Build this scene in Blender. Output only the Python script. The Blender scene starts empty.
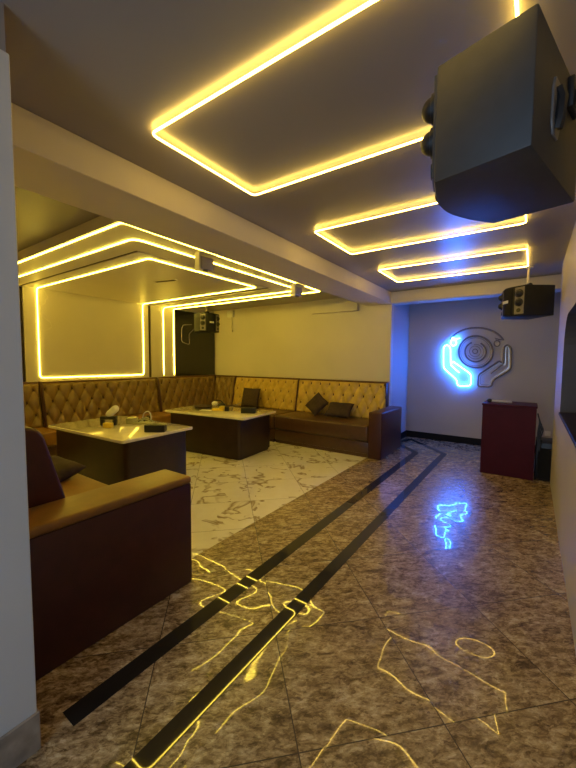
import bpy, bmesh, math, random
from mathutils import Vector, Matrix, Quaternion
random.seed(7)
C = bpy.context.scene.collection
SC = bpy.context.scene

# ------------------------------------------------------------------ camera
YAW, PITCH, ROLL, FPX = 0.60447, 0.065526, -0.0072883, 352.37
cy, sy = math.cos(YAW), math.sin(YAW)
fwd = Vector((-sy*math.cos(PITCH), cy*math.cos(PITCH), -math.sin(PITCH)))
rgt = Vector((cy, sy, 0)); dwn = fwd.cross(rgt)
r2 = math.cos(ROLL)*rgt + math.sin(ROLL)*dwn
d2 = -math.sin(ROLL)*rgt + math.cos(ROLL)*dwn
cam_d = bpy.data.cameras.new('camera'); cam = bpy.data.objects.new('camera', cam_d); C.objects.link(cam)
rm = Matrix((r2, -d2, -fwd)).transposed().to_4x4()
cam.matrix_world = Matrix.Translation((0, 0, 1.5)) @ rm
cam_d.sensor_fit = 'HORIZONTAL'; cam_d.sensor_width = 36.0
cam_d.lens = FPX/576*36.0
cam_d.clip_start = 0.02; cam_d.clip_end = 60
SC.camera = cam

# ------------------------------------------------------------------ world, light, exposure
W = bpy.data.worlds.new('world'); SC.world = W; W.use_nodes = True
W.node_tree.nodes['Background'].inputs[0].default_value = (0.30, 0.36, 0.5, 1)
W.node_tree.nodes['Background'].inputs[1].default_value = 0.02
VS = SC.view_settings
VS.view_transform = 'Standard'; VS.look = 'None'; VS.gamma = 1.0; VS.use_curve_mapping = False
VS.exposure = 0.32
LED_STRENGTH = 20.0
TRAY_LED_STRENGTH = 22.0
NEON_STRENGTH = 105.0

def area(name, loc, rot, sx, sy_, power, col):
    l = bpy.data.lights.new(name, 'AREA'); l.shape = 'RECTANGLE'; l.size = sx; l.size_y = sy_
    l.energy = power; l.color = col
    o = bpy.data.objects.new(name, l); C.objects.link(o); o.location = loc; o.rotation_euler = rot
    return o
# daylight through the doorway behind the camera
area('doorway_daylight', (-0.55, -2.35, 1.25), (math.radians(90), 0, math.radians(0)), 1.1, 2.0, 31, (0.52, 0.73, 1.0))

# ------------------------------------------------------------------ materials
def mat(name, col, rough=0.5, spec=0.5, metal=0.0, var=0.0, vscale=8.0, bump=0.0, bscale=60.0, coat=0.0, sheen=0.0):
    m = bpy.data.materials.new(name); m.use_nodes = True
    nt = m.node_tree; b = nt.nodes['Principled BSDF']
    b.inputs['Base Color'].default_value = (*col, 1); b.inputs['Roughness'].default_value = rough
    b.inputs['Specular IOR Level'].default_value = spec; b.inputs['Metallic'].default_value = metal
    b.inputs['Coat Weight'].default_value = coat; b.inputs['Coat Roughness'].default_value = 0.08
    tc = nt.nodes.new('ShaderNodeTexCoord')
    if var > 0:
        n = nt.nodes.new('ShaderNodeTexNoise'); n.inputs['Scale'].default_value = vscale; n.inputs['Detail'].default_value = 4
        r = nt.nodes.new('ShaderNodeValToRGB')
        r.color_ramp.elements[0].position = 0.3; r.color_ramp.elements[1].position = 0.7
        r.color_ramp.elements[0].color = (*[c*(1-var) for c in col], 1)
        r.color_ramp.elements[1].color = (*[min(1, c*(1+var)) for c in col], 1)
        nt.links.new(tc.outputs['Object'], n.inputs['Vector']); nt.links.new(n.outputs['Fac'], r.inputs['Fac'])
        nt.links.new(r.outputs['Color'], b.inputs['Base Color'])
    if bump > 0:
        n = nt.nodes.new('ShaderNodeTexNoise'); n.inputs['Scale'].default_value = bscale; n.inputs['Detail'].default_value = 3
        bp = nt.nodes.new('ShaderNodeBump'); bp.inputs['Strength'].default_value = bump; bp.inputs['Distance'].default_value = 0.004
        nt.links.new(tc.outputs['Object'], n.inputs['Vector']); nt.links.new(n.outputs['Fac'], bp.inputs['Height'])
        nt.links.new(bp.outputs['Normal'], b.inputs['Normal'])
    return m

def emit(name, col, strength):
    m = bpy.data.materials.new(name); m.use_nodes = True
    nt = m.node_tree; b = nt.nodes['Principled BSDF']
    b.inputs['Base Color'].default_value = (0.8, 0.8, 0.75, 1)
    b.inputs['Emission Color'].default_value = (*col, 1); b.inputs['Emission Strength'].default_value = strength
    return m

TILE = 0.619
def floor_mat(name, marble):
    m = bpy.data.materials.new(name); m.use_nodes = True
    nt = m.node_tree; N = nt.nodes; L = nt.links; b = N['Principled BSDF']
    def mth(op, a, c=None, d=None):
        n = N.new('ShaderNodeMath'); n.operation = op
        for i, v in enumerate((a, c, d)):
            if v is None: continue
            if isinstance(v, (int, float)): n.inputs[i].default_value = v
            else: L.new(v, n.inputs[i])
        return n.outputs[0]
    geo = N.new('ShaderNodeTexCoord')
    sp = N.new('ShaderNodeSeparateXYZ'); L.new(geo.outputs['Object'], sp.inputs[0])
    s2 = math.sqrt(2)*TILE
    u = mth('DIVIDE', mth('SUBTRACT', mth('ADD', sp.outputs[0], sp.outputs[1]), 0.39), s2)
    v = mth('DIVIDE', mth('SUBTRACT', mth('SUBTRACT', sp.outputs[1], sp.outputs[0]), 1.733), s2)
    fu, fv = mth('FLOOR', u), mth('FLOOR', v)
    cu, cv = mth('FRACT', u), mth('FRACT', v)
    du = mth('SUBTRACT', 0.5, mth('ABSOLUTE', mth('SUBTRACT', cu, 0.5)))
    dv = mth('SUBTRACT', 0.5, mth('ABSOLUTE', mth('SUBTRACT', cv, 0.5)))
    edge = mth('LESS_THAN', mth('MINIMUM', du, dv), 0.004)
    cell = N.new('ShaderNodeCombineXYZ'); L.new(fu, cell.inputs[0]); L.new(fv, cell.inputs[1])
    wn = N.new('ShaderNodeTexWhiteNoise'); wn.noise_dimensions = '2D'; L.new(cell.outputs[0], wn.inputs['Vector'])
    uv = N.new('ShaderNodeCombineXYZ'); L.new(u, uv.inputs[0]); L.new(v, uv.inputs[1])
    off = N.new('ShaderNodeVectorMath'); off.operation = 'MULTIPLY_ADD'
    L.new(wn.outputs['Color'], off.inputs[0]); off.inputs[1].default_value = (17, 13, 9); L.new(uv.outputs[0], off.inputs[2])
    def noise(scale, detail, dist, vec, rough=0.6):
        n = N.new('ShaderNodeTexNoise'); n.inputs['Scale'].default_value = scale; n.inputs['Detail'].default_value = detail
        n.inputs['Distortion'].default_value = dist; n.inputs['Roughness'].default_value = rough
        L.new(vec, n.inputs['Vector']); return n.outputs['Fac']
    def ramp(f, stops):
        r = N.new('ShaderNodeValToRGB'); e = r.color_ramp.elements
        e[0].position, e[0].color = stops[0][0], (*stops[0][1], 1)
        e[1].position, e[1].color = stops[-1][0], (*stops[-1][1], 1)
        for p, c in stops[1:-1]:
            k = e.new(p); k.color = (*c, 1)
        L.new(f, r.inputs['Fac']); return r.outputs['Color']
    def mix(f, a, c, mode='MIX'):
        n = N.new('ShaderNodeMix'); n.data_type = 'RGBA'; n.blend_type = mode
        if isinstance(f, (int, float)): n.inputs[0].default_value = f
        else: L.new(f, n.inputs[0])
        for i, x in ((6, a), (7, c)):
            if isinstance(x, tuple): n.inputs[i].default_value = (*x, 1)
            else: L.new(x, n.inputs[i])
        return n.outputs[2]
    if marble:
        base = ramp(noise(3, 5, 0.6, off.outputs[0]), [(0.3, (0.86, 0.81, 0.70)), (0.7, (0.95, 0.92, 0.84))])
        vein = noise(1.2, 3, 1.0, off.outputs[0], 0.55)
        vd = mth('ABSOLUTE', mth('SUBTRACT', vein, 0.5))
        patch = mth('GREATER_THAN', noise(2.6, 2, 0, off.outputs[0]), 0.50)
        vm = mth('MULTIPLY', mth('SUBTRACT', 1.0, mth('MINIMUM', mth('MULTIPLY', vd, 24.0), 1.0)), patch)
        col = mix(vm, base, (0.30, 0.20, 0.09))
        grout = (0.30, 0.26, 0.2)
    else:
        sc = N.new('ShaderNodeMapping'); sc.inputs['Scale'].default_value = (1.0, 1.9, 1); L.new(off.outputs[0], sc.inputs['Vector'])
        sc.inputs['Rotation'].default_value = (0, 0, 0.5)
        a1 = noise(8.0, 9, 0.7, sc.outputs[0], 0.70)
        vo = N.new('ShaderNodeTexVoronoi'); vo.inputs['Scale'].default_value = 26.0
        wv = N.new('ShaderNodeTexNoise'); wv.inputs['Scale'].default_value = 9.0; wv.inputs['Detail'].default_value = 4; L.new(sc.outputs[0], wv.inputs['Vector'])
        wa = N.new('ShaderNodeVectorMath'); wa.operation = 'MULTIPLY_ADD'; L.new(wv.outputs['Color'], wa.inputs[0]); wa.inputs[1].default_value = (0.22, 0.22, 0.22); L.new(sc.outputs[0], wa.inputs[2])
        L.new(wa.outputs[0], vo.inputs['Vector'])
        vs_ = N.new('ShaderNodeSeparateXYZ'); L.new(vo.outputs['Color'], vs_.inputs[0])
        a3 = mth('ADD', a1, mth('MULTIPLY', mth('SUBTRACT', vs_.outputs[0], 0.5), 0.16))
        a3 = mth('ADD', a3, mth('MULTIPLY', mth('SUBTRACT', noise(2.6, 3, 0.8, sc.outputs[0]), 0.5), 0.38))
        col = ramp(a3, [(0.30, (0.080, 0.050, 0.022)), (0.42, (0.21, 0.138, 0.068)), (0.50, (0.33, 0.232, 0.120)), (0.58, (0.45, 0.335, 0.185)), (0.72, (0.66, 0.54, 0.35))])
        a2 = noise(30.0, 5, 0.8, sc.outputs[0], 0.7)
        col = mix(0.45, col, ramp(a2, [(0.35, (0.30, 0.30, 0.30)), (0.65, (0.92, 0.92, 0.92))]), 'OVERLAY')
        grout = (0.07, 0.05, 0.035)
    col = mix(edge, col, grout)
    L.new(col, b.inputs['Base Color'])
    b.inputs['Roughness'].default_value = 0.27 if not marble else 0.35
    b.inputs['Specular IOR Level'].default_value = 0.5
    # clear polished glaze with a gentle waviness: each tile its own
    wave = noise(1.15, 1.0, 0.2, off.outputs[0], 0.4)
    bp = N.new('ShaderNodeBump'); bp.inputs['Strength'].default_value = 1.0; bp.inputs['Distance'].default_value = WAVE if not marble else WAVE*0.4
    L.new(wave, bp.inputs['Height'])
    b.inputs['Coat Weight'].default_value = 0.65; b.inputs['Coat Roughness'].default_value = 0.018; b.inputs['Coat IOR'].default_value = 1.5
    L.new(bp.outputs['Normal'], b.inputs['Coat Normal'])
    return m
WAVE = 0.020
M = {}
M['floor'] = floor_mat('brown_stone_tile', False)
M['marble'] = floor_mat('veined_white_tile', True)
M['strip'] = mat('black_polished_border_tile', (0.014, 0.012, 0.011), 0.6, 0.15, var=0.3, vscale=5, coat=0.9)
M['strip'].node_tree.nodes['Principled BSDF'].inputs['Coat Roughness'].default_value = 0.015
M['ceil'] = mat('ceiling_satin_paint', (0.27, 0.245, 0.238), 0.34, 0.6, var=0.04, vscale=1.5)
M['wall'] = mat('cream_wall_paint', (0.66, 0.60, 0.52), 0.55, 0.4, var=0.04, vscale=1.2, bump=0.05)
M['tray'] = mat('tray_paint', (0.58, 0.52, 0.43), 0.45, 0.4, var=0.03, vscale=1.5)
M['wallgrey'] = mat('grey_wall_paint', (0.50, 0.47, 0.46), 0.5, 0.4, var=0.04, vscale=1.2, bump=0.05)
M['pillar'] = mat('pale_grey_pillar_paint', (0.58, 0.58, 0.58), 0.5, 0.4, var=0.03, vscale=2, bump=0.05)
M['base'] = mat('black_skirting', (0.009, 0.008, 0.009), 0.6, 0.2, var=0.2)
M['skirt'] = mat('stone_skirting', (0.30, 0.25, 0.20), 0.4, 0.5, var=0.3, vscale=14)
M['groove'] = mat('gap_shade_and_slat', (0.05, 0.035, 0.02), 0.7, 0.2, var=0.2)  # dark brown carries the shade inside the panel gaps; vent slats share it
M['led'] = emit('warm_led', (1.0, 0.64, 0.11), LED_STRENGTH)
M['ledtray'] = emit('yellow_led', (0.97, 0.71, 0.075), TRAY_LED_STRENGTH)
M['neon'] = emit('blue_neon', (0.022, 0.16, 1.0), NEON_STRENGTH)
M['neonoff'] = mat('unlit_neon_tube', (0.62, 0.58, 0.56), 0.2, 0.7, metal=0.5, var=0.1, coat=0.6)
M['neonoffdark'] = mat('unlit_neon_channel', (0.30, 0.27, 0.27), 0.25, 0.6, metal=0.4, var=0.1)
M['goldtuft'] = mat('gold_tufted_leatherette', (0.56, 0.38, 0.075), 0.34, 0.5, var=0.16, vscale=10, bump=0.15, bscale=120)
M['olivetuft'] = mat('tan_tufted_leatherette', (0.225, 0.14, 0.036), 0.28, 0.5, var=0.16, vscale=10, bump=0.15, bscale=120)
M['brown'] = mat('dark_brown_leather', (0.085, 0.040, 0.020), 0.28, 0.5, var=0.15, vscale=12, bump=0.15, bscale=180)
M['maroon'] = mat('maroon_leather', (0.055, 0.012, 0.011), 0.38, 0.5, var=0.15, vscale=12, bump=0.12, bscale=180)
M['tan'] = mat('caramel_leather', (0.25, 0.12, 0.028), 0.36, 0.5, var=0.14, vscale=9, bump=0.12, bscale=180)
M['pillow'] = mat('dark_brown_cushion_cloth', (0.055, 0.034, 0.026), 0.75, 0.3, var=0.2, vscale=20, bump=0.25, bscale=250)
M['tabletop'] = mat('cream_stone_top', (0.86, 0.80, 0.66), 0.12, 0.5, var=0.08, vscale=6, coat=0.6)
M['tablebase'] = mat('dark_wenge_panel', (0.030, 0.015, 0.012), 0.35, 0.5, var=0.25, vscale=6)
M['podium'] = mat('dark_red_laminate', (0.062, 0.005, 0.013), 0.45, 0.15, var=0.12, vscale=5)
M['black'] = mat('black_plastic', (0.014, 0.014, 0.016), 0.4, 0.5, var=0.2, vscale=20)
M['spk'] = mat('black_vinyl_cabinet', (0.028, 0.027, 0.029), 0.58, 0.9, var=0.15, vscale=20, bump=0.08, bscale=240)
M['spk_dim'] = mat('black_vinyl_cabinet_dim', (0.012, 0.012, 0.014), 0.55, 0.35, var=0.15, vscale=20)  # dimmer copy of the cabinet vinyl; weaker light put into its colour
M['grille'] = mat('black_speaker_cloth', (0.010, 0.010, 0.012), 0.8, 0.3, var=0.3, vscale=300)
M['silver'] = mat('silver_plastic', (0.20, 0.185, 0.18), 0.45, 0.4, metal=0.2, var=0.06)
M['pale'] = mat('pale_print', (0.6, 0.6, 0.62), 0.4, 0.5, var=0.05)
M['white'] = mat('white_plastic', (0.75, 0.74, 0.70), 0.4, 0.5, var=0.04)
M['cream'] = mat('cream_metal', (0.72, 0.66, 0.54), 0.4, 0.5, var=0.05)
M['greydev'] = mat('grey_metal_housing', (0.42, 0.39, 0.36), 0.4, 0.5, metal=0.1, var=0.08)
M['yellow'] = mat('yellow_card', (0.75, 0.55, 0.05), 0.5, 0.4, var=0.06)
M['green'] = mat('pale_green_plastic', (0.45, 0.44, 0.25), 0.45, 0.4, var=0.1)
M['wire'] = mat('grey_cable', (0.30, 0.27, 0.22), 0.4, 0.5, var=0.1)
M['panel'] = mat('black_gloss_panel', (0.010, 0.009, 0.009), 0.12, 0.5, var=0.2, vscale=4, coat=0.5)
M['sill'] = mat('dark_granite_sill', (0.016, 0.009, 0.018), 0.45, 0.3, var=0.3, vscale=40)
M['niche'] = mat('dark_grey_niche', (0.10, 0.10, 0.135), 0.5, 0.4, var=0.04)  # darker and bluer than the wall face; also on the opening's inner faces
M['button'] = mat('dark_covered_button', (0.07, 0.028, 0.012), 0.4, 0.5, var=0.15)
M['cap'] = mat('brown_back_rail', (0.11, 0.05, 0.02), 0.35, 0.5, var=0.15)

# ------------------------------------------------------------------ mesh helpers
class MB:
    def __init__(s): s.bm = bmesh.new()
    def box(s, x0, y0, z0, x1, y1, z1, bevel=0.0, seg=2, rot=0, about=None, m=None):
        t = bmesh.new()
        bmesh.ops.create_cube(t, size=1)
        for v in t.verts:
            v.co = Vector(((x0+x1)/2+v.co.x*(x1-x0), (y0+y1)/2+v.co.y*(y1-y0), (z0+z1)/2+v.co.z*(z1-z0)))
        if bevel > 0:
            bmesh.ops.bevel(t, geom=t.edges[:], offset=bevel, segments=seg, profile=0.5, affect='EDGES')
        if m is not None: bmesh.ops.transform(t, matrix=m, verts=t.verts)
        s.join(t); return s
    def join(s, t):
        vs = {}
        for v in t.verts: vs[v.index] = s.bm.verts.new(v.co)
        t.verts.index_update(); t.verts.ensure_lookup_table()
        vs = [None]*len(t.verts)
        # rebuild map by index
        n0 = len(s.bm.verts)-len(t.verts); s.bm.verts.ensure_lookup_table()
        for i in range(len(t.verts)): vs[i] = s.bm.verts[n0+i]
        for f in t.faces:
            try: s.bm.faces.new([vs[v.index] for v in f.verts])
            except ValueError: pass
        t.free()
    def poly(s, pts):
        s.bm.faces.new([s.bm.verts.new(p) for p in pts]); return s
    def prism(s, pts, z0, z1, bevel=0.0, seg=2, m=None):
        t = bmesh.new()
        f = t.faces.new([t.verts.new((x, y, z0)) for x, y in pts])
        r = bmesh.ops.extrude_face_region(t, geom=[f])
        for e in r['geom']:
            if isinstance(e, bmesh.types.BMVert): e.co.z = z1
        bmesh.ops.recalc_face_normals(t, faces=t.faces)
        if bevel > 0: bmesh.ops.bevel(t, geom=t.edges[:], offset=bevel, segments=seg, profile=0.5, affect='EDGES')
        if m is not None: bmesh.ops.transform(t, matrix=m, verts=t.verts)
        s.join(t); return s
    def cyl(s, p0, p1, r, n=16, r1=None, cap=True):
        p0, p1 = Vector(p0), Vector(p1); d = (p1-p0)
        t = bmesh.new()
        bmesh.ops.create_cone(t, cap_ends=cap, segments=n, radius1=r, radius2=r if r1 is None else r1, depth=d.length)
        q = Vector((0, 0, 1)).rotation_difference(d.normalized())
        bmesh.ops.transform(t, matrix=Matrix.Translation((p0+p1)/2) @ q.to_matrix().to_4x4(), verts=t.verts)
        s.join(t); return s
    def sphere(s, c, rx, ry=None, rz=None, m=None, u=20, v=12):
        ry = rx if ry is None else ry; rz = rx if rz is None else rz
        t = bmesh.new(); bmesh.ops.create_uvsphere(t, u_segments=u, v_segments=v, radius=1)
        for w in t.verts: w.co = Vector((w.co.x*rx, w.co.y*ry, w.co.z*rz))
        if m is not None: bmesh.ops.transform(t, matrix=m, verts=t.verts)
        bmesh.ops.translate(t, vec=Vector(c), verts=t.verts)
        s.join(t); return s
    def tube(s, pts, r, closed=False, n=8):
        P = [Vector(p) for p in pts]; k = len(P); rings = []
        ref = None
        for i in range(k):
            if closed: a, c = P[i-1], P[(i+1) % k]
            else: a, c = P[max(i-1, 0)], P[min(i+1, k-1)]
            t1 = (P[i]-a); t2 = (c-P[i])
            t = ((t1.normalized() if t1.length > 1e-9 else Vector()) + (t2.normalized() if t2.length > 1e-9 else Vector()))
            t = t.normalized() if t.length > 1e-6 else (c-a).normalized()
            if ref is None:
                ref = Vector((0, 0, 1)) if abs(t.z) < 0.9 else Vector((1, 0, 0))
            ref = (ref - t*ref.dot(t)); ref = ref.normalized() if ref.length > 1e-6 else t.orthogonal().normalized()
            bn = t.cross(ref)
            f = 1.0
            if t1.length > 1e-9 and t2.length > 1e-9:
                f = 1/max(0.55, math.cos(t1.angle(t2)/2))
            rings.append([s.bm.verts.new(P[i]+(ref*math.cos(2*math.pi*j/n)*(r)+bn*math.sin(2*math.pi*j/n)*r)*(f if f < 1.5 else 1.3)) for j in range(n)])
        for i in range(k if closed else k-1):
            A, B = rings[i], rings[(i+1) % k]
            for j in range(n):
                s.bm.faces.new((A[j], A[(j+1) % n], B[(j+1) % n], B[j]))
        if not closed:
            s.bm.faces.new(rings[0][::-1]); s.bm.faces.new(rings[-1])
        return s
    def build(s, name, m, parent=None, loc=(0, 0, 0), rot=None, smooth=True, angle=35):
        bmesh.ops.recalc_face_normals(s.bm, faces=s.bm.faces)
        me = bpy.data.meshes.new(name); s.bm.to_mesh(me); s.bm.free()
        mats = m if isinstance(m, list) else [m]
        for k in mats: me.materials.append(k)
        if smooth:
            me.polygons.foreach_set('use_smooth', [True]*len(me.polygons))
            me.set_sharp_from_angle(angle=math.radians(angle))
        o = bpy.data.objects.new(name, me); C.objects.link(o); o.location = loc
        if rot is not None: o.rotation_euler = rot
        if parent is not None: o.parent = parent
        return o

def tag(o, label, cat, group=None):
    o['label'] = label; o['category'] = cat
    if group: o['group'] = group
    return o
def thing(name, label, cat, loc=(0, 0, 0), rz=0.0, group=None):
    o = bpy.data.objects.new(name, None); C.objects.link(o); o.empty_display_size = 0.1
    o.location = loc; o.rotation_euler = (0, 0, rz)
    return tag(o, label, cat, group)
def struct(name, mb, m, **k):
    o = mb.build(name, m, **k); o['kind'] = 'structure'; return o
def fillet(pts, r, n=6, closed=True):
    """round the corners of a polyline"""
    P = [Vector(p) for p in pts]; k = len(P); out = []
    for i in range(k):
        if not closed and i in (0, k-1): out.append(P[i]); continue
        a, b, c = P[i-1], P[i], P[(i+1) % k]
        d1, d2_ = (a-b), (c-b)
        rr = min(r, d1.length*0.45, d2_.length*0.45)
        s0, s1 = b+d1.normalized()*rr, b+d2_.normalized()*rr
        for j in range(n+1):
            t = j/n
            out.append((1-t)**2*s0 + 2*t*(1-t)*b + t*t*s1)
    return out

# ------------------------------------------------------------------ structure
XL, XB, XJ, XR = -6.39, -2.505, -2.03, 0.25      # left wall, beam left face, beam right face / jamb, right wall
YN, YW, YB, YE = 0.35, 6.07, 7.14, 5.43          # partition, back wall of the seating bay, end wall, end of right wall
ZC, ZB = 2.685, 2.495
XM = -2.06
YR = -2.5
fl = MB()
fl.poly([(XM, YR, 0), (1.3, YR, 0), (1.3, YB+0.1, 0), (XM, YB+0.1, 0)])
fl.poly([(XL-0.1, YR, 0), (XM, YR, 0), (XM, YB+0.1, 0), (XL-0.1, YB+0.1, 0)])
fo = struct('floor', fl, [M['floor'], M['marble']], smooth=False)
for p in fo.data.polygons: p.material_index = 0 if p.center.x > XM else 1

def strip(pts, w, name):
    """flat inlaid border strip with mitred corners"""
    P = [Vector((x, y, 0)) for x, y in pts]; L_, R_ = [], []
    for i in range(len(P)):
        a, c = P[max(i-1, 0)], P[min(i+1, len(P)-1)]
        t1 = (P[i]-a).normalized() if i > 0 else (c-P[i]).normalized()
        t2 = (c-P[i]).normalized() if i < len(P)-1 else t1
        t = (t1+t2).normalized(); n = Vector((-t.y, t.x, 0)); f = 1/max(0.3, t.dot(t1))
        L_.append(P[i]+n*w/2*f); R_.append(P[i]-n*w/2*f)
    b = MB()
    z = 0.0015
    for i in range(len(P)-1):
        q = [L_[i], R_[i], R_[i+1], L_[i+1]]
        vs = [b.bm.verts.new((p.x, p.y, z)) for p in q]; b.bm.faces.new(vs)
    return struct(name, b, M['strip'], smooth=False)
strip([(-1.528, 0.615), (-1.518, 5.93), (-1.87, 6.30), (-1.97, 6.34)], 0.10, 'trim_1')
strip([(-1.13, -0.6), (-1.122, 6.13), (-1.86, 6.90), (-1.96, 6.62)], 0.092, 'trim_2')

struct('ceiling', MB().box(XL-0.1, YR, ZC, 1.3, YB+0.1, ZC+0.1), M['ceil'], smooth=False)
struct('trim_3', MB().box(XB, YN, ZB, XJ, YW, ZC-0.001, 0.004, 1), M['wall'], smooth=False)          # long beam
struct('trim_4', MB().box(XJ, 6.02, ZB, 1.29, 6.30, ZC-0.001, 0.004, 1), M['wall'], smooth=False)     # cross beam
struct('wall_left', MB().box(XL-0.1, YN, 0, XL, YW+0.1, ZC), M['wall'], smooth=False)
struct('wall_alcove', MB().box(XL, YW, 0, XJ, YW+0.12, ZC), M['wall'], smooth=False)
struct('wall_jamb', MB().box(XJ-0.12, YW+0.12, 0, XJ, YB, ZC), M['wallgrey'], smooth=False)
struct('wall_back', MB().box(XJ-0.12, YB, 0, 1.3, YB+0.1, ZC), M['wallgrey'], smooth=False)
struct('wall_side', MB().box(1.2, YE, 0, 1.3, YB, ZC), M['wallgrey'], smooth=False)
struct('baseboard_back', MB().box(XJ, YB-0.015, 0, 1.2, YB, 0.125, 0.004, 1), M['base'], smooth=False)
struct('baseboard_jamb', MB().box(XJ, YW+0.15, 0, XJ+0.015, YB-0.015, 0.125, 0.004, 1), M['base'], smooth=False)
struct('wall_near', MB().box(XL, YN, 0, -1.62, YN+0.12, ZC), M['wall'], smooth=False)
struct('wall_entrance', MB().box(-1.62, YR, 0.0, -1.5, 0.499, 2.53, 0.003, 1), M['pillar'], smooth=False)
struct('trim_5', MB().box(-1.62, YR, 2.53, -1.505, 0.49, ZC), M['ceil'], smooth=False)
struct('baseboard_entrance', MB().box(-1.62, YR, 0.0, -1.492, 0.506, 0.155, 0.004, 1), M['skirt'], smooth=False)
struct('wall_rear', MB().box(-1.62, YR-0.1, 0, 1.3, YR, ZC), M['wallgrey'], smooth=False)
# right wall with a deep opening (rounded far corner)
def wall_right():
    b = MB(); T = 0.16
    oy0, oy1, oz0, oz1, r = 1.9, 4.42, 1.01, 1.95, 0.34
    hole = [(oy0, oz0), (oy1, oz0)]
    for j in range(9):
        a = j/8*math.pi/2
        hole.append((oy1-r+r*math.cos(a), oz1-r+r*math.sin(a)))
    hole += [(oy0, oz1)]
    outer = [(YR, 0), (YE, 0), (YE, ZC), (YR, ZC)]
    for X in (XR, XR+T):
        vo = [b.bm.verts.new((X, y, z)) for y, z in outer]; vh = [b.bm.verts.new((X, y, z)) for y, z in hole]
        n = len(vh)
        b.bm.faces.new((vo[0], vo[1], vh[1], vh[0]))
        mid = 2+4
        b.bm.faces.new([vo[1], vo[2]]+[vh[i] for i in range(mid, 0, -1)])
        b.bm.faces.new([vo[2], vo[3]]+[vh[i] for i in range(n-1, mid-1, -1)])
        b.bm.faces.new((vo[3], vo[0], vh[0], vh[n-1]))
    def ring(pts):
        k = len(pts)
        for i in range(k):
            (y0, z0), (y1, z1) = pts[i], pts[(i+1) % k]
            b.poly([(XR, y0, z0), (XR, y1, z1), (XR+T, y1, z1), (XR+T, y0, z0)])
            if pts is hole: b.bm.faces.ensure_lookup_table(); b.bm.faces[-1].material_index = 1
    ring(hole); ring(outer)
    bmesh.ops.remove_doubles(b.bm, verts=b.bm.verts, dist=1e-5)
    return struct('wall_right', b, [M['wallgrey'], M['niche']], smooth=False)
wall_right()
struct('trim_6', MB().box(XR-0.012, 1.9, 0.985, XR+0.75, 4.40, 1.012, 0.004, 1), M['sill'], smooth=False)
nb = MB()
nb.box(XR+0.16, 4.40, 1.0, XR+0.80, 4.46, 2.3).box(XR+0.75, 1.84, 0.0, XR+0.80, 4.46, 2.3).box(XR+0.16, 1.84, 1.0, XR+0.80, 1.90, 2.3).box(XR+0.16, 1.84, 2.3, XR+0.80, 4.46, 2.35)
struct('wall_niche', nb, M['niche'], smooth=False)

# dropped ceiling tray with bands that run on down the left wall
XT = -2.69; ZT = 2.585
tb = MB()
ty0, ty1, hy0, hy1, hx = 1.575, 4.90, 2.09, 4.32, -3.29
tb.box(XL, ty0, ZT, XT, hy0, ZC-0.002).box(XL, hy1, ZT, XT, ty1, ZC-0.002).box(hx, hy0, ZT, XT, hy1, ZC-0.002)
struct('trim_7', tb, M['tray'], smooth=False)
struct('trim_8', MB().box(XL, hy0+0.06, ZT+0.012, hx-0.06, hy1-0.06, ZC-0.002), M['tray'], smooth=False)
struct('trim_9', MB().box(XL+0.001, hy0, ZT+0.02, hx, hy1, ZC-0.004), M['groove'], smooth=False)
wb = MB()
wb.box(XL, ty0, 0.9, XL+0.045, hy0, ZT).box(XL, hy1, 0.9, XL+0.045, ty1, ZT)
struct('trim_10', wb, M['tray'], smooth=False)
struct('trim_11', MB().box(XL, hy0+0.06, 0.9, XL+0.040, hy1-0.06, ZT+0.011), M['tray'], smooth=False)
struct('trim_12', MB().box(XL, hy0, 0.9, XL+0.012, hy1, ZT), M['groove'], smooth=False)
struct('trim_13', MB().box(-3.6, YW-0.07, 2.42, -2.64, YW, 2.60, 0.004, 1), M['wall'], smooth=False)   # boxed duct on the back wall

# ------------------------------------------------------------------ LED strips
RL = 0.0055
def led(pts, label, group, closed=True, r=RL, fil=0.04):
    m = M['led'] if r == RL else M['ledtray']
    o = MB().tube(fillet(pts, fil, 5, closed), r, closed, 8).build('led_light_strip', m)
    return tag(o, label, 'light strip', group)
zl = ZC-0.023; fz = (zl-1.5)/1.185
for (y0, y1, lab) in ((1.175, 2.01, 'warm LED rectangle on the ceiling nearest the camera, partly behind the hanging speaker'),
                      (2.86, 3.68, 'warm LED rectangle on the ceiling, the middle of the three in the row'),
                      (4.50, 5.32, 'warm LED rectangle on the ceiling nearest the neon sign wall')):
    led([(-1.70*fz, y0*fz, zl), (-0.093*fz, y0*fz, zl), (-0.093*fz, y1*fz, zl), (-1.70*fz, y1*fz, zl)], lab, 'LED rectangles on the main ceiling')
RT = 0.0057
za = ZT-RT; xw = XL+0.045+RT
led([(xw, 1.60, 1.2), (xw, 1.60, za), (-2.705, 1.60, za), (-2.76, 4.86, za), (xw, 4.86, za), (xw, 4.86, 1.19)],
    'outermost warm LED line round the edge of the dropped seating ceiling', 'LED lines on the dropped ceiling', False, RT)
led([(xw, 1.865, 1.2), (xw, 1.865, za), (-2.97, 1.865, za), (-2.97, 4.60, za), (xw, 4.60, za), (xw, 4.60, 1.19)],
    'middle warm LED line on the band of the dropped seating ceiling', 'LED lines on the dropped ceiling', False, RT, 0.10)
zi = ZT+0.012-RT; xi = XL+0.040+RT
led([(xi, 2.335, 1.205), (xi, 2.335, zi), (-3.45, 2.335, zi), (-3.45, 4.14, zi), (xi, 4.14, zi), (xi, 4.14, 1.205)],
    'innermost warm LED loop framing the seating ceiling and the left wall panel', 'LED lines on the dropped ceiling', True, RT, 0.05)
random.seed(3)
pts = []
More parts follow.
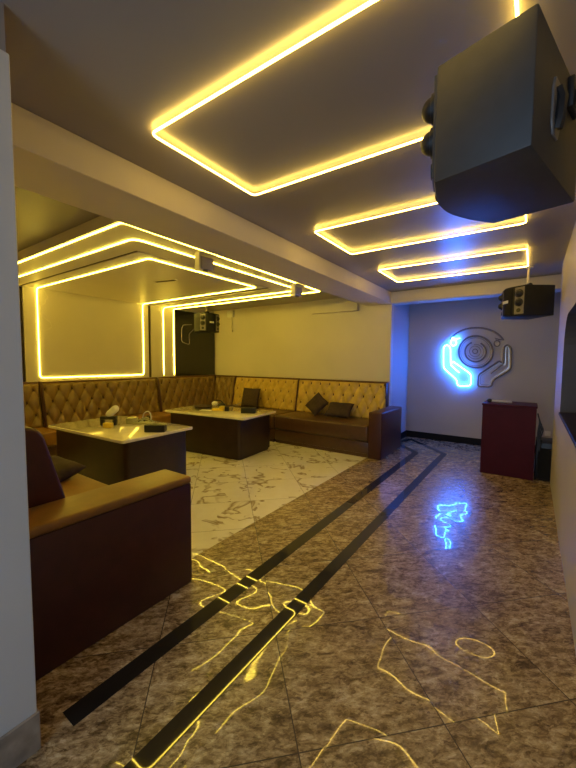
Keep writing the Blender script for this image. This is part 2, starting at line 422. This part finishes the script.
for i in range(22):
    t = i/21
    pts.append((XL+0.075+0.01*math.sin(i*2.1), 2.40+0.10*math.sin(t*9)*(0.4+0.6*t)+0.03*random.random(), 2.58-0.62*t))
tag(MB().tube(fillet(pts, 0.02, 3, False), 0.0025, False, 5).build('loose_wire', M['cream']),
    'thin pale loose wire dangling at the upper left of the lit wall panel', 'wire')

# ------------------------------------------------------------------ seating
def tuft(b, W_, H_, place, amp=0.042, du=0.20, dv=0.19, step=0.0125, u0=0.0):
    """diamond tufted padding; place(u, v, h) -> point"""
    nu, nv = max(2, int(W_/step)), max(2, int(H_/step))
    V = []
    for i in range(nu+1):
        row = []
        for j in range(nv+1):
            u, v = i/nu*W_, j/nv*H_
            s_, t_ = (u+u0)/du+v/dv*0.5, (u+u0)/du-v/dv*0.5
            h = amp*(0.25+0.75*(abs(math.sin(math.pi*s_)*math.sin(math.pi*t_))**0.45))
            ds = math.hypot((s_-round(s_)), (t_-round(t_)))
            h -= amp*0.75*math.exp(-(ds/0.11)**2)
            if ds < 0.045: h += amp*0.22      # covered button
            e = min(u, W_-u, v, H_-v)/0.045
            if e < 1: h *= math.sqrt(max(0, 1-(1-e)**2))
            row.append(b.bm.verts.new(place(u, v, h)))
        V.append(row)
    for i in range(nu):
        for j in range(nv):
            f = b.bm.faces.new((V[i][j], V[i+1][j], V[i+1][j+1], V[i][j+1]))
            s_, t_ = ((i+.5)/nu*W_+u0)/du+(j+.5)/nv*H_/dv*0.5, ((i+.5)/nu*W_+u0)/du-(j+.5)/nv*H_/dv*0.5
            if math.hypot(s_-round(s_), t_-round(t_)) < 0.085: f.material_index = 1
    rim = [V[i][0] for i in range(nu+1)]+[V[nu][j] for j in range(1, nv+1)]+[V[i][nv] for i in range(nu-1, -1, -1)]+[V[0][j] for j in range(nv-1, 0, -1)]
    return rim

def backrest(W_, tuftmat, parent, name='backrest', depth=0.76, seat=0.45, top=1.12, front0=0.545, front1=0.66, u0=0.0):
    b = MB(); H_ = top-seat
    def place(u, v, h):
        k = v/H_
        return (u, front0+(front1-front0)*k-h*1.0, seat+v)
    rim = tuft(b, W_, H_, place, u0=u0)
    # close the back
    back = [b.bm.verts.new((v.co.x, depth, v.co.z)) for v in rim]
    n = len(rim)
    for i in range(n):
        b.bm.faces.new((rim[i], rim[(i+1) % n], back[(i+1) % n], back[i]))
    b.bm.faces.new(back[::-1])
    return b.build(name, [tuftmat, M['button']], parent, angle=60)

def sofa(name, label, loc, rz, W_, tuftmat, seatmat, basemat, railmat, D=0.76, sz=0.46, f0=0.545, arm=False, group='tufted sofa sections', welt=True, u0=0.0):
    t = thing(name, label, 'sofa', loc, rz, group)
    b = MB().box(0.02, 0.03, 0.0, W_-0.02, D, 0.06).box(0, 0.012, 0.06, W_, D, 0.245, 0.012)
    b.build('seat_base', basemat, t)
    MB().box(0.004, 0, 0.25, W_-0.004, f0+0.075, sz, 0.035, 4).build('seat_cushion', seatmat, t)
    bk = backrest(W_-0.012, tuftmat, t, depth=D, seat=sz-0.01, front0=f0, front1=D-0.10, u0=u0)
    bk.location.x = 0.006
    MB().box(0.002, D-0.105, 1.115, W_-0.002, D, 1.15, 0.012, 3).build('back_rail', railmat, t)
    if welt:
        k = MB()
        k.tube([(0.018, f0-0.03, sz-0.01), (0.018, f0+0.015, 0.75), (0.018, D-0.14, 1.10), (0.018, D-0.11, 1.14)], 0.018, False, 8)
        k.build('welt', M['maroon'], t)
    if arm:
        a = MB().box(W_, -0.005, 0.0, W_+0.215, 0.99, 0.725, 0.022, 3)
        a.build('armrest', M['maroon'], t)
        MB().box(W_-0.05, f0+0.075, 0.44, W_-0.001, D, 1.13, 0.012).build('end_panel', M['maroon'], t)
    return t
YF = 5.13; XS = -6.39
sofa('sofa_section', 'tufted gold sofa section ending in the maroon armrest by the blue lit jamb', (-3.85, YF, 0), 0, 1.815, M['goldtuft'], M['brown'], M['brown'], M['cap'], D=0.93, sz=0.505, f0=0.71, arm=True)
sofa('sofa_section', 'tufted gold sofa section behind the farther table, carrying one upright dark cushion', (-5.57, YF, 0), 0, 1.715, M['goldtuft'], M['brown'], M['brown'], M['cap'], D=0.93, sz=0.505, f0=0.71, u0=0.1)
# corner section: seat with padding on both walls
ct = thing('corner_sofa_section', 'tufted tan corner sofa section under the black wall panel', 'sofa', (XS+0.005, 4.37, 0), 0, 'tufted sofa sections')
CW, CD = 0.81, 1.69
MB().box(0.0, 0.0, 0.06, CW, CD, 0.245, 0.012).box(0.0, 0.02, 0, CW-0.03, CD, 0.06).build('seat_base', M['brown'], ct)
MB().box(0.0, 0.004, 0.25, CW, CD, 0.46, 0.035, 4).build('seat_cushion', M['tan'], ct)
o = backrest(CW-0.205, M['olivetuft'], ct); o.location = (0.19, CD-0.76, 0)
o = backrest(CD-0.10, M['olivetuft'], ct); o.location = (0.76, 0.005, 0); o.rotation_euler = (0, 0, math.pi/2)
MB().box(0, 0.002, 1.115, 0.105, CD, 1.15, 0.012, 3).box(0.10, CD-0.105, 1.115, CW, CD, 1.15, 0.012, 3).build('back_rail', M['cap'], ct)
MB().tube([(0.245, 0.018, 0.45), (0.20, 0.018, 0.75), (0.14, 0.018, 1.10), (0.11, 0.018, 1.14)], 0.018, False, 8).build('welt', M['maroon'], ct)
# along the left wall (rotated 90 deg: local x -> +Y, local y -> -X)
sofa('sofa_section', 'long tufted tan sofa section along the left wall behind the nearer table', (XS+0.765, 2.30, 0), math.pi/2, 2.06, M['olivetuft'], M['tan'], M['brown'], M['cap'], u0=0.05)
sofa('sofa_section', 'tufted tan sofa section on the left wall cut off by the grey pillar', (XS+0.765, 0.90, 0), math.pi/2, 1.39, M['olivetuft'], M['tan'], M['brown'], M['cap'], welt=False)
# foreground sofa with its back to the partition
fs = thing('leather_sofa', 'dark maroon leather sofa in the foreground with caramel arm top, beside the grey pillar', 'sofa', (-4.20, 0.60, 0), 0)
FW = 2.367
MB().box(0, 0.02, 0.05, FW-0.28, 0.90, 0.27, 0.015).box(0.03, 0.05, 0, FW-0.31, 0.88, 0.05).build('seat_base', M['maroon'], fs)
MB().box(0.0, 0.22, 0.275, FW-0.285, 0.925, 0.47, 0.04, 4).build('seat_cushion', M['tan'], fs)
bp = [(0.01, 0.28), (0.30, 0.48), (0.285, 0.73), (0.19, 1.09), (0.16, 1.135), (0.11, 1.15), (0.06, 1.13), (0.01, 1.06)]
b = MB(); mm = Matrix(((0, 0, 1, 0), (1, 0, 0, 0), (0, 1, 0, 0), (0, 0, 0, 1)))
b.prism(bp, 0.0, FW-0.281, 0.02, 3, mm); b.build('backrest', M['maroon'], fs)
# arm: maroon sides, caramel top pad
MB().box(FW-0.28, 0.0, 0.0, FW, 0.93, 0.685, 0.012).build('armrest', M['maroon'], fs)
o = MB().box(FW-0.285, -0.002, 0.68, FW+0.003, 0.935, 0.732, 0.022, 4).build('armrest_pad', M['tan'], fs); o['label'] = 'caramel leather arm top'

def cushion(name, label, loc, rot, w, h, th, group, seed=0):
    random.seed(seed)
    b = MB(); n = 18; fr, bk = [], []
    for i in range(n+1):
        r1, r2_ = [], []
        for j in range(n+1):
            a, c = 2*i/n-1, 2*j/n-1
            pin = 1-0.06*(1-abs(a))*0 
            x = a*w/2*(1-0.07*(1-c*c)*0 - 0.06*(1-abs(c))*abs(a)); y = c*h/2*(1-0.06*(1-abs(a))*abs(c))
            t = th/2*((1-a**4)*(1-c**4))**0.5 + 0.004
            t += 0.006*math.sin(5*a+seed)*math.sin(4*c+1.3*seed)*(1-a*a)*(1-c*c)
            r1.append(b.bm.verts.new((x, y, t))); r2_.append(b.bm.verts.new((x, y, -t)))
        fr.append(r1); bk.append(r2_)
    for i in range(n):
        for j in range(n):
            b.bm.faces.new((fr[i][j], fr[i+1][j], fr[i+1][j+1], fr[i][j+1]))
            b.bm.faces.new((bk[i][j], bk[i][j+1], bk[i+1][j+1], bk[i+1][j]))
    for i in range(n):
        for (A, B) in (((i, 0), (i+1, 0)), ((i+1, n), (i, n)), ((0, i+1), (0, i)), ((n, i), (n, i+1))):
            b.bm.faces.new((fr[A[0]][A[1]], bk[A[0]][A[1]], bk[B[0]][B[1]], fr[B[0]][B[1]]))
    o = b.build(name, M['pillow'], None, loc, rot, angle=80)
    return tag(o, label, 'cushion', group)
R_ = math.radians
G = 'dark cushions on the sofas'
cushion('cushion', 'dark brown cushion standing on one corner like a diamond on the gold sofa', (-3.27, 5.68, 0.70), (R_(70), R_(0), R_(-4)), 0.36, 0.36, 0.11, G, 1).rotation_euler = (Matrix.Rotation(R_(-6), 3, 'Z') @ Matrix.Rotation(R_(58), 3, 'X') @ Matrix.Rotation(R_(57), 3, 'Z')).to_euler()
cushion('cushion', 'dark brown cushion lying flat on the gold sofa, right of the diamond one', (-2.77, 5.61, 0.645), (R_(36), 0, R_(6)), 0.46, 0.34, 0.12, G, 2)
cushion('cushion', 'dark cushion upright on the gold sofa behind the farther table', (-4.87, 5.66, 0.715), (R_(74), 0, R_(4)), 0.44, 0.42, 0.12, G, 3)
cushion('cushion', 'brown cushion lying on the caramel seat of the foreground leather sofa', (-3.38, 1.27, 0.53), (R_(14), R_(5), R_(10)), 0.44, 0.40, 0.12, G, 4)

# ------------------------------------------------------------------ tables
def table(label, cx, cy_, rz, tw, td, bw, bd, ox=0.0, oy=0.0):
    t = thing('coffee_table', label, 'table', (cx, cy_, 0), rz, 'coffee tables')
    def rr(w, d, r):
        p = []
        for (sx, sy_, a0) in ((1, 1, 0), (-1, 1, 90), (-1, -1, 180), (1, -1, 270)):
            for j in range(5):
                a = R_(a0+j*22.5); p.append((sx*(w/2-r)+r*math.cos(a), sy_*(d/2-r)+r*math.sin(a)))
        return p
    MB().prism(rr(bw-0.04, bd-0.04, 0.05), 0.0, 0.04).prism(rr(bw, bd, 0.06), 0.035, 0.62).build('table_base', M['tablebase'], t)
    MB().prism(rr(tw, td, 0.03), 0.62, 0.655, 0.006, 2).build('table_top', M['tabletop'], t)
    return t
table('nearer dark coffee table with cream stone top and a white bottle on it', -4.30, 2.455, R_(2.5), 1.61, 0.98, 1.54, 0.85)
table('farther dark coffee table with cream stone top in front of the corner sofa', -4.31, 4.225, R_(5.5), 1.68, 0.91, 1.48, 0.88)

# ------------------------------------------------------------------ speakers
def speaker(label, loc, rz, w, d, h, mount, mat_panel, mat_cab):
    """local: +y is the front (grille), x is the width, origin at the centre of the bottom of the cabinet"""
    t = thing('loudspeaker', label, 'speaker', loc, rz, 'mounted loudspeakers')
    hw = w/2; f0 = d*0.5
    p_out = (hw, d*0.5); p_in = (hw-0.115, d*0.5+0.05); bow = 0.03
    plan = [(-hw, -d/2), (hw, -d/2), p_out, p_in]
    N_ = 10
    front = []
    for j in range(1, N_):
        s_ = j/N_; front.append((p_in[0]*(1-2*s_), p_in[1]+bow*math.sin(math.pi*s_)))
    plan += front+[(-p_in[0], p_in[1]), (-hw, d*0.5)]
    MB().prism(plan, 0, h, 0.006, 2).build('cabinet', mat_cab, t)
    g = MB()
    gp = [(p_in[0]-0.012, p_in[1]-0.01)]+[(x*0.97, y+0.012) for x, y in front]+[(-p_in[0]+0.012, p_in[1]-0.01)]
    g.prism(gp, 0.015, h-0.015, 0.004, 1).build('grille', M['grille'], t)
    for s_ in (1, -1):
        a, c = Vector((s_*p_out[0], p_out[1], 0)), Vector((s_*p_in[0], p_in[1], 0))
        n = Vector((s_*(p_in[1]-p_out[1]), (p_out[0]-p_in[0]), 0)).normalized()
        q = MB()
        pp = [a+(c-a)*0.06, a+(c-a)*0.94]
        poly = [(p.x+n.x*k, p.y+n.y*k) for p, k in ((pp[0], -0.004), (pp[1], -0.004), (pp[1], 0.008), (pp[0], 0.008))]
        q.prism(poly, 0.02, h-0.02, 0.002, 1)
        pan = q.build('tweeter_panel', mat_panel, t)
        pan['label'] = 'silver angled corner panel'
        mid = (a+c)/2
        for zz, rr_ in ((h*0.74, 0.050), (h*0.44, 0.050)):
            k = MB(); cc = Vector((mid.x, mid.y, zz))+n*0.008
            k.cyl(cc-n*0.002, cc+n*0.010, rr_, 24, rr_*0.94)
            k.sphere(cc+n*0.004, rr_*0.80, rr_*0.80, rr_*0.80)
            k.cyl(cc+n*0.008, cc+n*0.014, rr_*0.9, 24, rr_*0.7)
            k.build('tweeter', M['black'], pan)
        k = MB(); cc = Vector((mid.x, mid.y, h*0.18))+n*0.008
        k.cyl(cc-n*0.002, cc+n*0.006, 0.026, 16).build('bass_port', M['black'], pan)
    # pale maker's mark in the middle of the grille (too small in the photo to read)
    lb = MB()
    for k in range(3):
        x = (k-1)*0.034
        yy = p_in[1]+bow+0.012
        lb.box(x-0.014, yy-0.004, h*0.46, x+0.014, yy+0.004, h*0.46+0.035, 0.002, 1)
    lb.build('logo_badge', M['pale'], t)
    # recessed handle on the back
    hb = MB()
    hx_ = -w*0.11
    hb.prism([(-0.025, -0.085), (0.025, -0.085), (0.042, -0.05), (0.042, 0.05), (0.025, 0.085), (-0.025, 0.085), (-0.042, 0.05), (-0.042, -0.05)], -0.002, 0.006, 0.002, 1,
             Matrix.Translation((hx_, -d/2, h*0.5)) @ Matrix.Rotation(R_(90), 4, 'X'))
    tp = hb.build('terminal_cup', M['silver'], t)
    k = MB(); k.tube([(hx_, -d/2-0.006, h*0.5-0.06), (hx_-0.006, -d/2-0.014, h*0.5-0.03), (hx_+0.006, -d/2-0.014, h*0.5+0.03), (hx_, -d/2-0.006, h*0.5+0.06)], 0.017, False, 8)
    k.build('handle', M['black'], tp)
    # mount
    if mount == 'pole':
        top = ZC-loc[2]
        MB().cyl((0, 0, h-0.01), (0, 0, top), 0.014, 12).cyl((0, 0, top-0.012), (0, 0, top), 0.05, 16).build('ceiling_pole', M['cream'], t)
        MB().box(-0.06, -0.05, h-0.004, 0.06, 0.05, h+0.02, 0.006).cyl((-0.05, 0, h+0.03), (0.05, 0, h+0.03), 0.028, 14).build('bracket', M['black'], t)
    return t
# near speaker
d2v = Vector((0.25, 0.968, 0)).normalized(); d1v = Vector((-0.968, 0.25, 0)).normalized()
Bc = Vector((-0.027, 1.215, 2.10))
sw, sd, sh = 0.53, 0.28, 0.372
cen = Bc + d2v*sw/2 + d1v*sd/2
# local +y -> d1v ; local x -> -d2v... rotate so that +y = d1v
rz = math.atan2(d1v.y, d1v.x)-math.pi/2
ns = speaker('large black loudspeaker hung close overhead at upper right, its underside lit blue', (cen.x, cen.y, 2.10), rz, sw, sd, sh, None, M['spk'], M['spk'])
inv = Matrix.Rotation(-rz, 4, 'Z')
wp = inv @ (Vector((XR-0.002, 1.64, 2.41))-Vector((cen.x, cen.y, 2.10)))
k = MB(); k.tube([(0.12, -sd/2+0.01, 0.30), (0.12, -sd/2-0.05, 0.31), tuple(wp)], 0.022, False, 10)
k.box(0.07, -sd/2-0.02, 0.25, 0.17, -sd/2+0.002, 0.35, 0.006)
k.build('bracket', M['black'], ns)
k = MB(); k.box(-0.012, -0.07, -0.09, 0.0, 0.07, 0.09, 0.004, 1, m=Matrix.Translation(wp) @ Matrix.Rotation(-rz, 4, 'Z'))
k.build('wall_plate', M['black'], ns)
speaker('black loudspeaker on a ceiling pole in front of the neon sign wall', (-0.085, 5.37, 2.065), math.atan2(-0.58, -0.81)-math.pi/2, 0.44, 0.36, 0.36, 'pole', M['silver'], M['spk_dim'])
speaker('black loudspeaker in the far left corner in front of the black wall panel', (-5.66, 5.17, 2.09), math.atan2(-0.22, 0.975)-math.pi/2, 0.46, 0.24, 0.38, 'pole', M['silver'], M['spk_dim'])

# ------------------------------------------------------------------ corner wall panel and small fittings
pt = thing('wall_panel', 'glossy black panel on the left wall corner beside two vertical LED lines', 'panel', (XL, 5.485, 1.14))
MB().box(0, -0.58, 0, 0.03, 0.58, 1.44, 0.004, 1).build('board', M['panel'], pt)
ol = [(4.90, 2.30), (4.66, 2.27), (4.625, 2.18), (4.62, 1.90), (4.83, 1.845), (4.825, 2.09), (4.98, 2.21), (5.10, 2.22), (5.14, 2.31)]
shift = 0.50
MB().tube(fillet([(0.04, y+shift-0.05-5.485, z-1.14) for y, z in ol], 0.05, 5, False), 0.010, False, 8).build('outline_tube', M['neonoffdark'], pt)

def spot(label, y):
    t = thing('spotlight', label, 'spotlight', (XB-0.065, y, ZB-0.0), 0, 'spotlights on the beam edge')
    MB().box(-0.035, -0.10, -0.165, 0.03, -0.085, -0.001, 0.004, 1).box(-0.035, -0.10, -0.012, 0.064, 0.09, 0.0-0.001, 0.003, 1).build('bracket', M['cream'], t)
    MB().box(-0.03, -0.07, -0.145, 0.03, 0.075, -0.03, 0.012, 2).build('housing', M['greydev'], t)
    MB().cyl((0.0, 0.0, -0.145), (0.0, 0.0, -0.158), 0.026, 20, 0.022).build('lens', M['silver'], t)
    MB().box(-0.02, 0.075, -0.15, 0.02, 0.081, -0.03, 0.002, 1).build('side_plate', M['cream'], t)
spot('small boxy spotlight on the beam edge, the one nearer the pillar', 2.34)
spot('small boxy spotlight on the beam edge, the one nearer the back wall', 3.92)
vt = thing('ceiling_vent', 'short dark slot vent in the dropped seating ceiling', 'vent', (-4.22, 3.11, ZT+0.012), R_(12))
MB().box(-0.19, -0.035, -0.008, 0.19, 0.035, 0.0, 0.003, 1).build('frame', M['cream'], vt)
MB().box(-0.17, -0.022, -0.011, 0.17, -0.004, -0.004).box(-0.17, 0.004, -0.011, 0.17, 0.022, -0.004).build('slat', M['groove'], vt)
se = thing('wall_sensor', 'small white box with hanging cord high on the yellow wall beside the corner speaker', 'sensor', (-5.80, YW, 2.50))
MB().box(-0.09, -0.07, 0.0, 0.09, 0.0, 0.15, 0.01).build('body', M['white'], se)
MB().tube([(0.04, -0.035, 0.0), (0.045, -0.03, -0.12), (0.03, -0.03, -0.22), (0.05, -0.03, -0.30)], 0.006, False, 6).cyl((0.05, -0.03, -0.30), (0.05, -0.03, -0.34), 0.012, 10).build('cord', M['wire'], se)

# ------------------------------------------------------------------ neon sign
ns_y = YB-0.045
H0 = Vector((0, 0, 1.5))
Mc = (r2, d2, fwd)
def on_sign(zx, zy):
    """a point of the sign drawing (in its own drawing units) on the wall plane"""
    px, py = 430+zx/5.76, 315+zy/5.76
    c = Vector((px-288, py-384, FPX)); d = r2*c.x + d2*c.y + fwd*c.z
    t = ns_y/d.y
    return H0+d*t
sc_ = on_sign(262, 240)
sgn = thing('neon_sign', 'neon sign of two cupped hands and a disc, only the left hand lit blue', 'sign', (sc_.x, YB, sc_.z))
def S(zx, zy, dy=0.0):
    p = on_sign(zx, zy); return (p.x-sc_.x, ns_y-YB+dy, p.z-sc_.z)
RN = 0.0075
lh = [(78, 186), (97, 170), (118, 186), (119, 288), (130, 266), (236, 340), (235, 408), (158, 408), (155, 374), (78, 305)]
o = MB().tube(fillet([S(*p) for p in lh], 0.05, 6), RN, True, 8).tube([S(119, 288), S(168, 332)], RN, False, 8).build('left_hand', M['neon'], sgn)
o['label'] = 'glowing blue left hand outline'
rh = [(468, 190), (447, 170), (424, 186), (420, 284), (402, 262), (278, 345), (275, 412), (355, 412), (362, 376), (466, 312)]
b = MB().tube(fillet([S(*p) for p in rh], 0.05, 6), RN*2.0, True, 8).tube([S(420, 284), S(350, 338)], RN*1.3, False, 8)
o = b.build('right_hand', M['neonoffdark'], sgn); o['label'] = 'unlit grey right hand outline'
MB().tube(fillet([S(455, 192, -0.012), S(447, 180, -0.012), S(437, 190, -0.012), S(434, 292, -0.012), S(404, 276, -0.012), S(292, 350, -0.012), S(290, 400, -0.012), S(345, 400, -0.012), S(352, 370, -0.012), S(455, 306, -0.012)], 0.03, 4), RN*0.7, True, 6).build('right_hand_inner_tube', M['neonoff'], sgn)
def circ(cx, cy_, rx, ry, a0, a1, n=40, dy=0.0):
    return [S(cx+rx*math.cos(R_(a0+(a1-a0)*i/n)), cy_+ry*math.sin(R_(a0+(a1-a0)*i/n)), dy) for i in range(n+1)]
def ring(nm, cx, cy_, rx, ry, m, r=RN, a0=0, a1=360):
    p = circ(cx, cy_, rx, ry, a0, a1)
    full = abs(a1-a0) >= 360
    if full: p = p[:-1]
    return MB().tube(p, r, full, 8).build(nm, m, sgn)
ring('disc_ring', 263, 212, 98, 92, M['neonoffdark'], RN*2.2)
ring('disc_ring', 263, 212, 86, 81, M['neonoff'], RN*0.8)
ring('disc_ring', 262, 212, 60, 57, M['neonoffdark'], RN*1.8, -60, 250)
ring('disc_ring', 262, 211, 47, 42, M['neonoff'], RN, -100, 150)
ring('disc_ring', 260, 209, 32, 30, M['neonoff'], RN)
ring('disc_ring', 260, 209, 14, 13, M['neonoffdark'], RN)
ring('outer_arc', 268, 190, 168, 118, M['neonoffdark'], RN*1.7, 205, 338)
ring('outer_arc', 268, 190, 160, 112, M['neonoff'], RN*0.6, 212, 330)
def note(x, y, m, nm, s_=1):
    p = circ(x, y, 17, 17, 0, 360, 16)[:-1]
    b = MB().tube(p, RN, True, 8)
    b.tube([S(x-2, y-17), S(x-12, y-32), S(x+2, y-26), S(x+14, y-22), S(x+38, y-26)], RN, False, 8)
    return b.build(nm, m, sgn)
note(135, 160, M['neon'], 'music_note')['label'] = 'glowing blue music note'
note(386, 164, M['neonoffdark'], 'music_note')
for p in ((97, 240), (200, 380), (447, 240), (310, 385), (263, 118), (263, 304), (170, 212), (355, 212), (268, 74)):
    q = S(*p); MB().cyl((q[0], q[1]+0.004, q[2]), (q[0], 0.0, q[2]), 0.006, 8).build('standoff', M['silver'], sgn)

# ------------------------------------------------------------------ podium and black box
pd = thing('reception_podium', 'dark red laminate podium standing before the neon sign wall', 'podium', (-0.225, 5.39, 0))
MB().box(-0.30, 0.0, 0.0, 0.30, 0.50, 0.925, 0.004, 1).build('body', M['podium'], pd)
MB().box(-0.308, -0.008, 0.925, 0.308, 0.51, 0.950, 0.004, 1).build('top', M['podium'], pd)
mic = thing('microphone', 'black and silver microphone lying on the dark red podium', 'microphone', (-0.36, 5.58, 0.950), R_(8))
MB().sphere((-0.10, 0, 0.026), 0.032, 0.026, 0.026).build('mic_head', M['black'], mic)
MB().cyl((-0.075, 0, 0.022), (0.16, 0, 0.017), 0.020, 14, 0.014).build('mic_body', M['pale'], mic)
bx = thing('subwoofer', 'black box on the floor between the podium and the right wall', 'speaker', (0.078, 5.46, 0))
MB().box(0.01, 0.0, 0.0, 0.30, 0.42, 0.49, 0.01).build('cabinet', M['black'], bx)
MB().box(0.03, -0.008, 0.03, 0.28, 0.002, 0.42, 0.004, 1).build('grille', M['grille'], bx)
cb = MB()
random.seed(5)
for k in range(4):
    x = 0.088+0.008*k
    pts = [(x, 5.44-0.01*k, 0.86-0.04*k), (x+0.025+0.006*k, 5.42-0.005*k, 0.76-0.03*k), (x+0.01, 5.42, 0.62-0.03*k), (x+0.015+0.005*k, 5.425, 0.52), (x+0.01, 5.43, 0.38)]
    cb.tube(fillet(pts, 0.06, 5, False), 0.008, False, 6)
tag(cb.build('cable', M['black']), 'bundle of black cables hanging beside the red podium', 'cable')
sk = thing('wall_socket', 'small white socket low on the end wall right of the podium', 'socket', (0.26, YB, 0.34))
MB().box(-0.04, -0.012, -0.04, 0.04, 0, 0.04, 0.004).build('face_plate', M['white'], sk)

# ------------------------------------------------------------------ things on the tables
TZ = 0.6555
def tissue(label, x, y, rz):
    t = thing('tissue_box', label, 'tissue box', (x, y, TZ), rz, 'tissue boxes on the tables')
    MB().box(-0.115, -0.065, 0, 0.115, 0.065, 0.085, 0.006).build('box', M['black'], t)
    MB().box(-0.07, -0.012, 0.083, 0.07, 0.012, 0.087, 0.001, 1).build('slot', M['grille'], t)
tissue('black tissue box near the right end of the nearer coffee table', -3.63, 2.51, R_(38))
tissue('black tissue box near the right end of the farther coffee table', -3.74, 4.30, R_(30))
# nearer table
st = thing('bottle_stand', 'black bent stand holding a white bottle on the nearer table', 'stand', (-4.47, 2.40, TZ), R_(35))
MB().box(-0.10, -0.03, 0.0, -0.06, 0.03, 0.115, 0.006).box(-0.10, -0.035, 0.075, 0.10, 0.035, 0.115, 0.008).box(0.06, -0.03, 0.0, 0.10, 0.03, 0.08, 0.006).build('frame', M['black'], st)
bo = thing('bottle', 'white bottle leaning on the black stand on the nearer table', 'bottle', (-4.44, 2.42, TZ+0.165), R_(35))
ax = Vector((0.75, 0, 0.66)).normalized()
k = MB(); k.cyl(-ax*0.03, ax*0.07, 0.045, 20); k.sphere(ax*0.07, 0.045); k.sphere(-ax*0.03, 0.0451)
k.build('body', M['white'], bo)
tag(MB().box(-0.055, -0.03, 0, 0.055, 0.03, 0.06, 0.006).build('card_box', M['yellow'], None, (-4.30, 2.30, TZ), (0, 0, R_(25))), 'small yellow box in front of the black stand', 'box')
tr = thing('cable_tray', 'pale green tray of cables on the nearer table', 'tray', (-4.27, 2.72, TZ), R_(30))
MB().box(-0.17, -0.07, 0, 0.17, 0.07, 0.02, 0.004, 1).box(-0.17, -0.07, 0.02, -0.07, 0.07, 0.075, 0.006).build('base', M['green'], tr)
for q in range(4):
    a = [(-0.05+0.03*q, -0.04+0.02*q, 0.025), (0.0+0.03*q, 0.02*q-0.02, 0.05+0.02*q), (0.08+0.02*q, 0.01*q, 0.06-0.008*q), (0.16, -0.03+0.02*q, 0.03)]
    MB().tube(fillet(a, 0.05, 4, False), 0.010, False, 6).build('cable', M['black'] if q % 2 else M['green'], tr)
MB().tube(fillet([(0.02, 0.0, 0.03), (0.05, 0.0, 0.14), (0.12, 0.0, 0.17), (0.15, 0.0, 0.10), (0.14, 0.0, 0.02)], 0.05, 5, False), 0.008, False, 6).build('wire_loop', M['pale'], tr)
# farther table
pl = thing('tray', 'dark round tray on the left part of the farther table', 'tray', (-4.72, 4.22, TZ))
MB().cyl((0, 0, 0), (0, 0, 0.012), 0.12, 28, 0.15).cyl((0, 0, 0.012), (0, 0, 0.045), 0.15, 28, 0.16).build('dish', M['tablebase'], pl)
rc = MB(); rc.box(-0.11, -0.06, 0.0, 0.11, 0.06, 0.004)
tag(rc.build('paper', M['white'], None, (-4.50, 4.10, TZ), (0, 0, R_(20))), 'flat white paper beside the dark tray on the farther table', 'paper')
tag(MB().box(-0.10, -0.05, 0, 0.10, 0.05, 0.035, 0.006).box(0.03, -0.05, 0.03, 0.10, 0.05, 0.075, 0.006).build('card_box', M['yellow'], None, (-4.33, 4.20, TZ), (0, 0, R_(28))), 'low yellow box in the middle of the farther table', 'box')
tag(MB().box(-0.035, -0.03, 0, 0.035, 0.03, 0.07, 0.006).build('black_box', M['black'], None, (-4.16, 4.235, TZ), (0, 0, R_(28))), 'tiny black box right of the yellow one on the farther table', 'box')
hs = thing('headset', 'white and black headset lying on the farther table behind the yellow box', 'headset', (-4.56, 4.42, TZ), R_(20))
MB().sphere((-0.06, 0, 0.075), 0.065, 0.045, 0.045).build('white_cup', M['white'], hs)
MB().sphere((0.07, 0, 0.05), 0.07, 0.06, 0.05).build('black_cup', M['black'], hs)
MB().tube(fillet([(-0.08, 0, 0.05), (-0.05, 0.0, 0.13), (0.05, 0.0, 0.14), (0.12, 0, 0.06)], 0.05, 5, False), 0.012, False, 8).build('headband', M['black'], hs)
MB().tube(fillet([(0.12, -0.02, 0.03), (0.22, -0.03, 0.02), (0.33, 0.0, 0.06), (0.42, 0.05, 0.11)], 0.06, 5, False), 0.007, False, 6).build('wire', M['wire'], hs)
